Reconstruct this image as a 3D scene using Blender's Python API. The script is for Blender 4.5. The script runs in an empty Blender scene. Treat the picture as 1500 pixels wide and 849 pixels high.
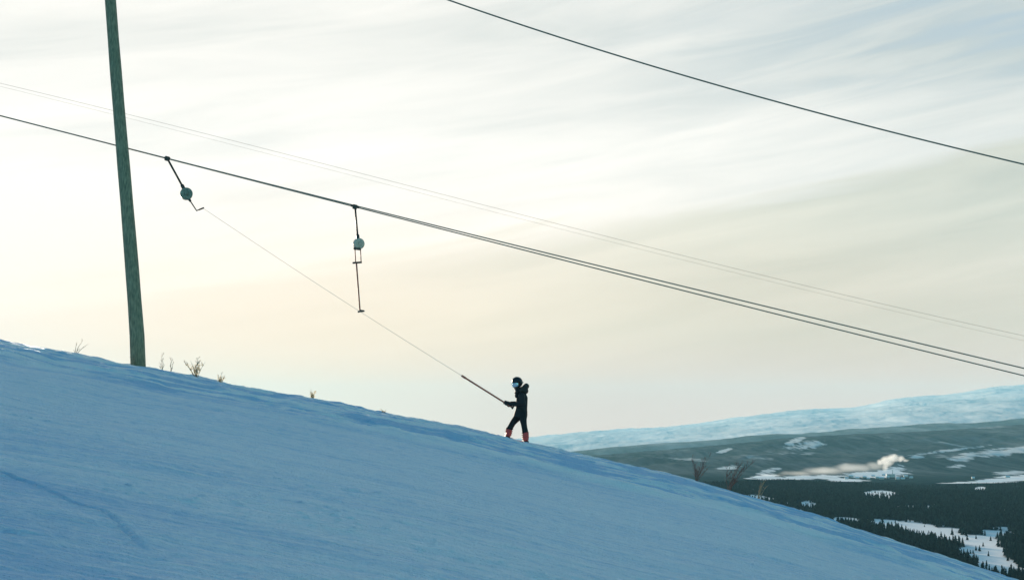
import bpy, bmesh, math, random
import numpy as np
from mathutils import Vector, Matrix

R = math.radians
rng = random.Random(7)
S = bpy.context.scene
COL = S.collection

# ------------------------------------------------------------------ camera
F = 50.0 / 36.0 * 1500.0
PITCH = math.atan(205.5 / F)
CP, SP = math.cos(PITCH), math.sin(PITCH)
cam = bpy.data.cameras.new('camera')
cam.lens = 50; cam.sensor_width = 36; cam.clip_start = 0.1; cam.clip_end = 200000
cam_o = bpy.data.objects.new('camera', cam); COL.objects.link(cam_o)
cam_o.location = (0, 0, 0); cam_o.rotation_euler = (math.pi / 2 + PITCH, 0, 0)
S.camera = cam_o


def at(u, v, Y):
    """point at depth Y seen along a direction of the photograph (1500 x 849)"""
    cx, cy = (u - 750.0) / F, (424.5 - v) / F
    d = Vector((cx, CP - cy * SP, SP + cy * CP))
    return d * (Y / d.y)


def proj(x, y, z):
    yf = y * CP + z * SP
    zu = -y * SP + z * CP
    return 750 + F * x / yf, 424.5 - F * zu / yf


# ------------------------------------------------------------------ noise
def _hash(ix, iy, seed):
    h = (ix.astype(np.int64) * 374761393 + iy.astype(np.int64) * 668265263 + seed * 974711) & 0xFFFFFFFF
    h = ((h ^ (h >> 13)) * 1274126177) & 0xFFFFFFFF
    h = h ^ (h >> 16)
    return (h & 0xFFFF) / 65535.0


def vnoise(x, y, seed=0):
    x = np.asarray(x, float); y = np.asarray(y, float)
    ix, iy = np.floor(x), np.floor(y)
    fx, fy = x - ix, y - iy
    fx = fx * fx * fx * (fx * (fx * 6 - 15) + 10); fy = fy * fy * fy * (fy * (fy * 6 - 15) + 10)
    a = _hash(ix, iy, seed); b = _hash(ix + 1, iy, seed)
    c = _hash(ix, iy + 1, seed); d = _hash(ix + 1, iy + 1, seed)
    return (a + (b - a) * fx + (c - a) * fy + (a - b - c + d) * fx * fy) * 2 - 1


def fbm(x, y, oct=4, seed=0, gain=0.5):
    s = 0; a = 1.0; n = 0
    for i in range(oct):
        s = s + a * vnoise(x * 2 ** i + 17.3 * i, y * 2 ** i - 9.1 * i, seed + i * 13); n += a; a *= gain
    return s / n


def sstep(a, b, x):
    t = np.clip((x - a) / (b - a), 0, 1)
    return t * t * (3 - 2 * t)


# ------------------------------------------------------------------ object helpers
def link(name, me, m=None, parent=None, smooth=False):
    o = bpy.data.objects.new(name, me); COL.objects.link(o)
    if m is not None: me.materials.append(m)
    if smooth: me.polygons.foreach_set('use_smooth', [True] * len(me.polygons))
    if parent is not None: o.parent = parent
    return o


def from_bm(name, bm, m=None, parent=None, smooth=True):
    bmesh.ops.recalc_face_normals(bm, faces=bm.faces)
    me = bpy.data.meshes.new(name); bm.to_mesh(me); bm.free()
    return link(name, me, m, parent, smooth)


def from_np(name, verts, quads, m=None, smooth=False):
    me = bpy.data.meshes.new(name)
    verts = np.asarray(verts, np.float32); quads = np.asarray(quads, np.int32)
    k = quads.shape[1]
    me.vertices.add(len(verts)); me.vertices.foreach_set('co', verts.ravel())
    me.loops.add(quads.size); me.loops.foreach_set('vertex_index', quads.ravel())
    me.polygons.add(len(quads))
    me.polygons.foreach_set('loop_start', np.arange(0, quads.size, k, dtype=np.int32))
    me.update(calc_edges=True); me.validate()
    return link(name, me, m, None, smooth)


def tag(o, label=None, cat=None, group=None, kind=None):
    if label: o['label'] = label
    if cat: o['category'] = cat
    if group: o['group'] = group
    if kind: o['kind'] = kind
    return o


def empty(name, loc, label, cat, group=None):
    o = bpy.data.objects.new(name, None); COL.objects.link(o); o.location = loc
    o.empty_display_size = 0.2
    return tag(o, label, cat, group)


def tube(bm, pts, rad, n=8, caps=True, depth=None):
    """closed tube along pts; rad: number or list; depth: list of second radii (along y)"""
    pts = [Vector(p) for p in pts]
    rs = [rad] * len(pts) if isinstance(rad, (int, float)) else rad
    rings = []
    prev = None
    for i, p in enumerate(pts):
        if i == 0: t = pts[1] - pts[0]
        elif i == len(pts) - 1: t = pts[-1] - pts[-2]
        else: t = (pts[i + 1] - pts[i]).normalized() + (pts[i] - pts[i - 1]).normalized()
        t.normalize()
        if prev is None:
            a = Vector((0, 1, 0)) if abs(t.y) < 0.9 else Vector((1, 0, 0))
        else: a = prev
        b = t.cross(a).normalized(); a = b.cross(t).normalized(); prev = a
        r2 = rs[i] if depth is None else depth[i]
        rings.append([bm.verts.new(p + b * (rs[i] * math.cos(2 * math.pi * k / n)) + a * (r2 * math.sin(2 * math.pi * k / n))) for k in range(n)])
    for A, B in zip(rings, rings[1:]):
        for k in range(n):
            bm.faces.new((A[k], A[(k + 1) % n], B[(k + 1) % n], B[k]))
    if caps:
        bm.faces.new(rings[0][::-1]); bm.faces.new(rings[-1])
    return rings


def capsule(bm, pts, rad, n=10, depth=None):
    """tube with rounded ends"""
    pts = [Vector(p) for p in pts]
    rs = [rad] * len(pts) if isinstance(rad, (int, float)) else list(rad)
    ds = list(rs) if depth is None else list(depth)
    d0 = (pts[0] - pts[1]).normalized(); d1 = (pts[-1] - pts[-2]).normalized()
    P, Q, D = [], [], []
    for s in (0.98, 0.75, 0.4):
        P.append(pts[0] + d0 * rs[0] * s); Q.append(rs[0] * math.sqrt(1 - s * s)); D.append(ds[0] * math.sqrt(1 - s * s))
    P += pts; Q += rs; D += ds
    for s in (0.4, 0.75, 0.98):
        P.append(pts[-1] + d1 * rs[-1] * s); Q.append(rs[-1] * math.sqrt(1 - s * s)); D.append(ds[-1] * math.sqrt(1 - s * s))
    tube(bm, P, Q, n, True, D)


def ball(bm, c, r, seg=16, rings=10, rot=None):
    r = Vector((r, r, r)) if isinstance(r, (int, float)) else Vector(r)
    M = Matrix.Translation(Vector(c)) @ (rot.to_4x4() if rot is not None else Matrix()) @ Matrix.Diagonal((r.x, r.y, r.z, 1))
    return bmesh.ops.create_uvsphere(bm, u_segments=seg, v_segments=rings, radius=1, matrix=M)['verts']


def box(bm, c, size, rot=None):
    M = Matrix.Translation(Vector(c)) @ (rot.to_4x4() if rot is not None else Matrix()) @ Matrix.Diagonal((size[0], size[1], size[2], 1))
    return bmesh.ops.create_cube(bm, size=1, matrix=M)['verts']


def remeshed(name, bm, m, parent, voxel=0.012, smooth_it=4):
    """overlapping closed shapes -> one continuous skin"""
    bmesh.ops.recalc_face_normals(bm, faces=bm.faces)
    me = bpy.data.meshes.new(name); bm.to_mesh(me); bm.free()
    t = bpy.data.objects.new(name, me); COL.objects.link(t)
    md = t.modifiers.new('r', 'REMESH'); md.mode = 'VOXEL'; md.voxel_size = voxel
    sm = t.modifiers.new('s', 'SMOOTH'); sm.factor = 0.5; sm.iterations = smooth_it
    dg = bpy.context.evaluated_depsgraph_get()
    me2 = bpy.data.meshes.new_from_object(t.evaluated_get(dg))
    bpy.data.objects.remove(t); bpy.data.meshes.remove(me)
    me2.name = name; me2.materials.clear()
    return link(name, me2, m, parent, True)


# ------------------------------------------------------------------ materials
def nt(m):
    m.use_nodes = True
    return m.node_tree


def mat(name, base, rough=0.6, var=0.25, scale=30.0, bump=0.0, stretch=(1, 1, 1), metallic=0.0, base2=None):
    m = bpy.data.materials.new(name); t = nt(m); n = t.nodes; L = t.links
    b = n['Principled BSDF']; b.inputs['Roughness'].default_value = rough; b.inputs['Metallic'].default_value = metallic
    tc = n.new('ShaderNodeTexCoord'); mp = n.new('ShaderNodeMapping'); mp.inputs['Scale'].default_value = stretch
    L.new(tc.outputs['Object'], mp.inputs['Vector'])
    no = n.new('ShaderNodeTexNoise'); no.inputs['Scale'].default_value = scale; no.inputs['Detail'].default_value = 6
    L.new(mp.outputs['Vector'], no.inputs['Vector'])
    cr = n.new('ShaderNodeValToRGB')
    d = [c * (1 - var) for c in base]; l = [min(1, c * (1 + var)) for c in (base2 or base)]
    cr.color_ramp.elements[0].position = 0.3; cr.color_ramp.elements[0].color = (*d, 1)
    cr.color_ramp.elements[1].position = 0.7; cr.color_ramp.elements[1].color = (*l, 1)
    L.new(no.outputs['Fac'], cr.inputs['Fac']); L.new(cr.outputs['Color'], b.inputs['Base Color'])
    if bump:
        bp = n.new('ShaderNodeBump'); bp.inputs['Strength'].default_value = bump; bp.inputs['Distance'].default_value = 0.01
        L.new(no.outputs['Fac'], bp.inputs['Height']); L.new(bp.outputs['Normal'], b.inputs['Normal'])
    return m


def snow_material():
    m = bpy.data.materials.new('packed_snow'); t = nt(m); n = t.nodes; L = t.links
    b = n['Principled BSDF']; b.inputs['Roughness'].default_value = 0.55
    b.inputs['Specular IOR Level'].default_value = 0.25
    tc = n.new('ShaderNodeTexCoord')

    def noise(scale, stretch, rot=0.0, detail=5):
        mp = n.new('ShaderNodeMapping'); mp.inputs['Scale'].default_value = stretch; mp.inputs['Rotation'].default_value = (0, 0, rot)
        L.new(tc.outputs['Object'], mp.inputs['Vector'])
        no = n.new('ShaderNodeTexNoise'); no.inputs['Scale'].default_value = scale; no.inputs['Detail'].default_value = detail
        L.new(mp.outputs['Vector'], no.inputs['Vector']); return no.outputs['Fac']

    def math_(op, a, bb):
        q = n.new('ShaderNodeMath'); q.operation = op
        for i, s in enumerate((a, bb)):
            if isinstance(s, (int, float)): q.inputs[i].default_value = s
            else: L.new(s, q.inputs[i])
        return q.outputs[0]
    grain = noise(26, (1, 1, 1), 0, 6)
    lumps = noise(5, (1, 1, 1), 0, 4)
    lines = noise(1.0, (0.35, 7.0, 1), R(4), 5)          # groomed lines running along the slope
    fine = noise(1.0, (1.2, 30.0, 1), R(3), 3)
    mid = noise(11, (0.7, 1.3, 1), R(5), 4)
    h = math_('ADD', math_('MULTIPLY', grain, 0.6), math_('MULTIPLY', mid, 0.6))
    h = math_('ADD', h, math_('MULTIPLY', lines, 1.5))
    h = math_('ADD', h, math_('MULTIPLY', fine, 0.35))
    bp = n.new('ShaderNodeBump'); bp.inputs['Strength'].default_value = 0.9; bp.inputs['Distance'].default_value = 0.10
    L.new(h, bp.inputs['Height']); L.new(bp.outputs['Normal'], b.inputs['Normal'])
    # icy scraped patches against softer snow, plus painted shade and highlight
    tone_shade = math_('ADD', math_('MULTIPLY', lines, 0.6), math_('MULTIPLY', lumps, 0.4))
    at_ = n.new('ShaderNodeAttribute'); at_.attribute_name = 'snow_tone_shade'
    tone_shade = math_('ADD', at_.outputs['Fac'], math_('MULTIPLY', math_('SUBTRACT', tone_shade, 0.5), 0.9))
    tone_shade = math_('ADD', tone_shade, math_('MULTIPLY', math_('SUBTRACT', mid, 0.5), 0.55))
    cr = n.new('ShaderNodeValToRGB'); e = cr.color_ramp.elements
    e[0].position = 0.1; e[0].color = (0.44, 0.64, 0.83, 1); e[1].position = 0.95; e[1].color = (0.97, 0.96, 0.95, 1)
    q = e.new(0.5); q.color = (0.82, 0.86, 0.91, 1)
    L.new(tone_shade, cr.inputs['Fac']); L.new(cr.outputs['Color'], b.inputs['Base Color'])
    return m


def valley_material():
    m = bpy.data.materials.new('valley_ground'); t = nt(m); n = t.nodes; L = t.links
    b = n['Principled BSDF']; b.inputs['Roughness'].default_value = 1.0; b.inputs['Specular IOR Level'].default_value = 0.0
    a = n.new('ShaderNodeAttribute'); a.attribute_name = 'snow'
    tc = n.new('ShaderNodeTexCoord')
    no = n.new('ShaderNodeTexNoise'); no.inputs['Scale'].default_value = 0.02; no.inputs['Detail'].default_value = 6
    L.new(tc.outputs['Object'], no.inputs['Vector'])
    cr = n.new('ShaderNodeValToRGB'); e = cr.color_ramp.elements
    e[0].position = 0.35; e[0].color = (0.007, 0.020, 0.022, 1); e[1].position = 0.7; e[1].color = (0.024, 0.05, 0.05, 1)
    L.new(no.outputs['Fac'], cr.inputs['Fac'])
    mx = n.new('ShaderNodeMix'); mx.data_type = 'RGBA'
    L.new(a.outputs['Fac'], mx.inputs[0]); L.new(cr.outputs['Color'], mx.inputs[6]); mx.inputs[7].default_value = (0.93, 0.87, 0.83, 1)
    L.new(mx.outputs[2], b.inputs['Base Color'])
    return m


def volume_material(name, color, density, aniso):
    m = bpy.data.materials.new(name); t = nt(m); n = t.nodes
    for x in list(n):
        if x.type != 'OUTPUT_MATERIAL': n.remove(x)
    out = [x for x in n if x.type == 'OUTPUT_MATERIAL'][0]
    v = n.new('ShaderNodeVolumePrincipled')
    v.inputs['Color'].default_value = (*color, 1); v.inputs['Density'].default_value = density
    v.inputs['Anisotropy'].default_value = aniso
    t.links.new(v.outputs[0], out.inputs['Volume'])
    return m


M_SNOW = snow_material()
M_VAL = valley_material()
M_POLE = mat('weathered_green_timber', (0.19, 0.185, 0.125), 0.85, 0.3, 9, 0.6, (3, 3, 0.6), base2=(0.24, 0.23, 0.155))
M_DARK = mat('dark_steel', (0.06, 0.05, 0.042), 0.5, 0.3, 40, 0.2, metallic=0.3)
M_CABLE = mat('steel_cable', (0.24, 0.20, 0.16), 0.6, 0.3, 60, 0.3)
M_DRUM = mat('painted_drum', (0.16, 0.18, 0.14), 0.5, 0.3, 25, 0.15, base2=(0.22, 0.24, 0.19))
M_DRUM2 = mat('pale_painted_drum', (0.60, 0.47, 0.37), 0.5, 0.15, 25, 0.15)
M_BAR = mat('worn_brown_bar', (0.52, 0.15, 0.10), 0.6, 0.35, 30, 0.2)
M_ROPE = mat('thin_grey_rope', (0.55, 0.50, 0.42), 0.8, 0.2, 60)
M_TWIG = mat('bare_bark', (0.30, 0.235, 0.16), 0.9, 0.35, 40, 0.3)
M_REDTWIG = mat('reddish_bark', (0.15, 0.085, 0.075), 0.9, 0.35, 40, 0.3)
M_LEAF = mat('dead_leaf', (0.48, 0.38, 0.22), 0.8, 0.35, 40)
_t = M_LEAF.node_tree; _tr = _t.nodes.new('ShaderNodeBsdfTranslucent'); _tr.inputs['Color'].default_value = (0.50, 0.43, 0.30, 1)
_mx = _t.nodes.new('ShaderNodeMixShader'); _mx.inputs[0].default_value = 0.6
_out = [q for q in _t.nodes if q.type == 'OUTPUT_MATERIAL'][0]
_t.links.new(_t.nodes['Principled BSDF'].outputs[0], _mx.inputs[1]); _t.links.new(_tr.outputs[0], _mx.inputs[2]); _t.links.new(_mx.outputs[0], _out.inputs['Surface'])
M_SPRUCE = mat('spruce_needles', (0.005, 0.014, 0.015), 0.9, 0.5, 0.15, base2=(0.014, 0.030, 0.028))
M_SPRUCE.node_tree.nodes['Principled BSDF'].inputs['Specular IOR Level'].default_value = 0.0
M_BLACK = mat('black_fabric', (0.012, 0.013, 0.015), 0.85, 0.4, 60, 0.4)
M_JACKET = mat('black_jacket_fabric', (0.014, 0.014, 0.016), 0.75, 0.4, 35, 0.5)
M_FUR = mat('dark_grey_hood_lining', (0.04, 0.037, 0.034), 0.95, 0.5, 90, 1.0)
M_HELMET = mat('black_helmet_shell', (0.012, 0.014, 0.018), 0.4, 0.2, 20)
M_LENS = mat('pale_blue_mirror_lens', (0.55, 0.72, 0.82), 0.08, 0.1, 20, metallic=0.85)
M_SKIN = mat('skin', (0.55, 0.33, 0.25), 0.55, 0.1, 40)
M_BOOT = mat('red_boot_shell', (0.72, 0.07, 0.06), 0.6, 0.25, 25, 0.1)
M_SOLE = mat('black_rubber', (0.015, 0.015, 0.016), 0.7, 0.2, 40)
M_WALL = mat('pale_building_wall', (0.45, 0.43, 0.4), 0.8, 0.2, 0.1)
M_ROOF = mat('snowy_roof', (0.78, 0.8, 0.84), 0.8, 0.1, 0.1)

# ------------------------------------------------------------------ the near ski slope
YC = 38.0
KS = 0.068
crest_px = [(-400, 425), (-200, 462), (0, 498), (30, 502), (60, 508), (80, 511), (130, 519), (150, 523), (200, 536), (250, 543), (300, 551),
            (340, 562), (380, 569), (430, 577), (500, 589), (560, 601), (620, 612), (680, 624), (740, 637.5), (775, 646),
            (830, 659), (880, 669.5), (940, 682), (1000, 697), (1040, 709), (1100, 728), (1150, 741), (1200, 755.5), (1240, 768.5),
            (1290, 785), (1340, 801), (1400, 820), (1440, 832), (1480, 846), (1700, 925)]
_c = [at(u, v, YC) for u, v in crest_px]
_cx = np.array([-120.0] + [p.x for p in _c] + [150.0])
_cz = np.array([_c[0].z + 0.16 * (_c[0].x + 120)] + [p.z for p in _c] + [_c[-1].z - 0.36 * (150 - _c[-1].x)])


def zc(x):
    x = np.asarray(x, float)
    return (np.interp(x - 0.35, _cx, _cz) + np.interp(x, _cx, _cz) * 2 + np.interp(x + 0.35, _cx, _cz)) / 4


def slope_base(x, y):
    x = np.asarray(x, float); y = np.asarray(y, float)
    t = y - YC
    s = np.clip(t + 6, 0, 14)
    z = zc(x) + 0.20 + KS * np.clip(t, -90, 8) - 0.007 * s * s - 0.012 * np.clip(t - 1, 0, 7) ** 2 - 0.38 * np.clip(t - 8, 0, None)
    # the piste dishes slightly in the near left
    z = z - 0.05 * np.exp(-((x + 4) / 3.5) ** 2 - ((y - 13) / 5) ** 2)
    return z


def hit(u, v, f=slope_base):
    y = 4.0
    while y < 44:
        p = at(u, v, y)
        if p.z < float(f(p.x, p.y)): return p
        y += 0.04
    return at(u, v, YC)


_track = [hit(u, v) for u, v in [(-40, 672), (0, 689), (60, 712), (110, 735), (150, 748), (175, 765), (200, 790), (240, 815)]]
_track2 = [hit(u, v) for u, v in [(-40, 770), (60, 782), (150, 798), (220, 815), (300, 825), (420, 849)]]


def seg_dist(x, y, pts):
    d = np.full(np.shape(x), 1e9)
    for a, b in zip(pts, pts[1:]):
        ax, ay, bx, by = a.x, a.y, b.x, b.y
        l2 = (bx - ax) ** 2 + (by - ay) ** 2
        t = np.clip(((x - ax) * (bx - ax) + (y - ay) * (by - ay)) / l2, 0, 1)
        d = np.minimum(d, np.hypot(x - ax - t * (bx - ax), y - ay - t * (by - ay)))
    return d


def slope_z(x, y):
    x = np.asarray(x, float); y = np.asarray(y, float)
    z = slope_base(x, y)
    near = np.exp(-(np.clip(y - 42, 0, None) / 10) ** 2)
    # undulation and groomed ribs along the run
    z = z + 0.03 * fbm(x * 0.12, y * 0.30, 3, 5) * near
    z = z + 0.016 * fbm(x * 0.35 + 0.02 * y, y * 3.2 + 0.15 * x, 3, 11) * near
    z = z + 0.018 * fbm(x * 3.2, y * 3.2, 3, 21) * near
    # churned lift track along the crest
    edge = 29.3 + 0.9 * fbm(x * 0.16, x * 0.0, 3, 31) - 0.06 * np.clip(x, 0, 14)
    band = sstep(-1.0, 1.2, y - edge) * near * (0.45 + 0.55 * sstep(-15, -8, x))
    z = z + band * (0.06 * fbm(x * 0.7, y * 1.5, 4, 41, 0.6) + 0.05 * fbm(x * 1.6 + y * 0.3, y * 4.0, 3, 43))
    on = sstep(-9, -2, x)
    z = z + on * 0.15 * np.exp(-((y - edge) / 0.55) ** 2) * (0.65 + 0.5 * fbm(x * 0.9, y * 0.6, 3, 47))
    z = z + 0.06 * np.exp(-((y - edge - 2.6) / 0.5) ** 2) * (0.4 + 0.8 * fbm(x * 0.5, y * 0.4, 3, 49))
    # a ski rut at the lower left and its softer neighbour
    d = seg_dist(x, y, _track)
    z = z - 0.017 * (1 + fbm(x * 1.7, y * 1.7, 2, 63)) * np.exp(-(d / 0.028) ** 2) + 0.010 * np.exp(-((d - 0.06) / 0.03) ** 2)
    d = seg_dist(x, y, _track2)
    z = z - 0.012 * np.exp(-(d / 0.04) ** 2)
    # drift and wind scoop round the pole, trampled snow under the boots
    pd = np.hypot(x + 9.88, y - 37.6)
    z = z + 0.05 * np.exp(-((pd - 0.42) / 0.22) ** 2) * (0.7 + 0.5 * np.sin(3 * np.arctan2(y - 37.6, x + 9.88) + 1))
    for fx_ in (-0.11, 0.36):
        z = z + 0.035 * np.exp(-(((np.hypot(x - fx_, y - 37.5)) - 0.17) / 0.07) ** 2)
    # loose crumbs of snow
    c = vnoise(x * 9, y * 9, 61)
    z = z + 0.022 * sstep(0.6, 0.95, c) * sstep(0.0, 0.4, fbm(x * 0.3, y * 0.5, 2, 67)) * near
    return z


def slope_tone_shade(x, y):
    """0 scraped snow and painted shade .. 0.5 groomed .. 1 loose snow and painted highlight"""
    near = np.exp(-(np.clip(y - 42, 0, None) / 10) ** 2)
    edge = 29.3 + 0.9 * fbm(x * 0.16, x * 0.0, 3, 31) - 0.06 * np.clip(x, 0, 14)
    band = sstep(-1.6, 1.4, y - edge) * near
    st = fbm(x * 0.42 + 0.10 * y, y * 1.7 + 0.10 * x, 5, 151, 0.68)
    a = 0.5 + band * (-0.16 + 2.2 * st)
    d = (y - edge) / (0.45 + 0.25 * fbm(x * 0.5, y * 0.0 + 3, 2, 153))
    a = a + sstep(-8, -1, x) * 1.3 * np.exp(-d * d) * (0.55 + 0.8 * fbm(x * 0.45, y * 0.5, 3, 155))  # sunlit highlight along the berm, put into the snow colour
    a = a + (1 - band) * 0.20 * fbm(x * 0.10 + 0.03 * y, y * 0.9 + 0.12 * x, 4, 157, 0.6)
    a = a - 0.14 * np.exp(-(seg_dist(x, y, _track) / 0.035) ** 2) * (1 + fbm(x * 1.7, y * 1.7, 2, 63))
    a = a - 0.60 * sstep(0.5, -7, x + 0.25 * (y - 10)) * sstep(24, 9, y) * (1 + 0.6 * fbm(x * 0.3, y * 0.8, 3, 159))  # darker lower left: shade painted into the snow colour
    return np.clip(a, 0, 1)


def axis(dense0, dense1, step, lo, hi, grow=1.18):
    a = list(np.arange(dense0, dense1, step))
    s = step; v = a[-1]
    while v < hi: s *= grow; v += s; a.append(v)
    s = step; v = a[0]; pre = []
    while v > lo: s *= grow; v -= s; pre.append(v)
    return np.array(pre[::-1] + a)


def grid_quads(nx, ny):
    i = np.arange(ny - 1)[:, None] * nx + np.arange(nx - 1)[None, :]
    i = i.ravel()
    return np.stack([i, i + 1, i + nx + 1, i + nx], 1)


gx = axis(-16.5, 16.5, 0.045, -110, 130)
gy = np.concatenate([axis(6.0, 19.0, 0.032, -60, 19.0), axis(19.05, 40.5, 0.06, 19.05, 190)])
gy = np.unique(np.round(gy, 4)); gy = gy[np.concatenate([[True], np.diff(gy) > 0.02])]
GX, GY = np.meshgrid(gx, gy)
GZ = slope_z(GX, GY)
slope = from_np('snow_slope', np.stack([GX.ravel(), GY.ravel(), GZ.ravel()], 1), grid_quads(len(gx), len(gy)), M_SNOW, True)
_a = slope.data.attributes.new('snow_tone_shade', 'FLOAT', 'POINT'); _a.data.foreach_set('value', slope_tone_shade(GX, GY).ravel().astype(np.float32))
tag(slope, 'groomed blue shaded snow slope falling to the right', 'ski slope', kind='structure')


def on_slope(u, Y):
    x = at(u, 630, Y).x
    return Vector((x, Y, float(slope_z(np.array([x]), np.array([Y]))[0])))


# ------------------------------------------------------------------ the valley, hills and mountains
def pz(v, Y): return at(750, v, Y).z


D_KN = np.array([30, 100, 300, 800, 1500, 1900, 3200, 4200, 5000, 5600, 6500, 7500, 8600], float)
Z_KN = np.array([-30, -44, -80, -150, -185, -190, -190, -188, -184, -198, -240, -250, -250], float)
ridge_u = [700, 1040, 1100, 1150, 1250, 1290, 1350, 1370, 1430, 1500, 1700]
ridge_v = [703, 704, 700, 700, 706, 708, 712, 712, 709, 704, 700]
hill_u = [600, 860, 900, 1000, 1080, 1140, 1200, 1300, 1400, 1450, 1500, 1700]
hill_v = [668, 668, 664, 655.5, 649, 642, 637.5, 633.5, 628.5, 624.5, 621.5, 614]
mtn_u = [500, 760, 800, 850, 900, 930, 1000, 1060, 1100, 1150, 1200, 1250, 1300, 1330, 1400, 1430, 1460, 1500, 1600, 1800]
mtn_v = [648, 643, 638, 631, 628, 627, 623, 614, 608, 602, 599, 597, 585, 581, 576, 571, 566, 563, 560, 565]
HD, MD = 14500.0, 42000.0


def smooth_line(u, us, vs, w):
    k = np.linspace(-1, 1, 9); g = np.exp(-3 * k * k); g /= g.sum()
    return sum(gi * np.interp(u + ki * w, us, vs) for gi, ki in zip(g, k))


def valley_z(u, Y, X):
    z = np.interp(Y, D_KN, Z_KN)
    rv = smooth_line(u, ridge_u, ridge_v, 40)
    rz = (630 - rv) / F * 5000 - 13
    w = np.exp(-((Y - 5000) / 520) ** 2)
    z = z + (rz + 184) * w
    z = z + (5 * fbm(X / 300, Y / 500, 3, 71)) * sstep(1500, 2200, Y)
    hz = (630 - smooth_line(u, hill_u, hill_v, 60)) / F * HD
    t = np.clip((Y - 8600) / (HD - 8600), 0, 1)
    # hills rise in steps: a low dark fore-ridge, then the main back
    prof = 0.45 * sstep(0.0, 0.45, t) * (0.6 + 0.4 * sstep(1150, 1450, u)) + (1 - 0.45 * (0.6 + 0.4 * sstep(1150, 1450, u))) * sstep(0.35, 1.0, t)
    hill = -250 + (hz + 250) * prof + 60 * fbm(X / 800, Y / 1500, 5, 81, 0.55) * np.sin(np.pi * np.clip(t, 0, 1)) + 7 * fbm(X / 110, Y / 300, 3, 83) * t
    z = np.where(Y > 8600, hill, z)
    t2 = np.clip((Y - HD) / 3500, 0, 1)
    z = np.where(Y > HD, hz + 5 * fbm(X / 110, Y / 300, 3, 83) * (1 - t2) - (120 + 0.25 * np.abs(hz)) * sstep(0, 1, t2), z)
    mz = (630 - smooth_line(u, mtn_u, mtn_v, 45)) / F * MD
    t3 = np.clip((Y - HD - 3500) / (MD - HD - 3500), 0, 1)
    b0 = hz - (120 + 0.25 * np.abs(hz))
    r = 1 - np.abs(fbm(X / 2600 + Y / 9000, Y / 3600, 4, 91, 0.42)) * 2
    mt = b0 + (mz - b0) * t3 ** 0.85 + 70 * (r - 0.55) * np.sin(np.pi * t3) * sstep(0, 0.2, t3) + 50 * fbm(X / 800, Y / 3000, 5, 93, 0.6)
    # a low blue ridge between the hills and the mountains
    r2 = (630 - (smooth_line(u, hill_u, hill_v, 60) - 9 + 9 * sstep(1080, 1300, u) + 5 * sstep(900, 780, u))) / F * 20500 + 22 * fbm(X / 700, Y / 2500, 4, 97)
    mt = np.maximum(mt, r2 - ((Y - 20500) / 1500) ** 2 * 110)
    z = np.where(Y > HD + 3500, mt, z)
    z = np.where(Y > MD, mz + 50 * fbm(X / 800, Y / 3000, 5, 93, 0.6) - (Y - MD) * 0.06, z)
    return z


def blob(u, v, cu, cv, ru, rv, tilt=0.0):
    du = u - cu; dv = v - cv - tilt * du
    return (du / ru) ** 2 + (dv / rv) ** 2


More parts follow.
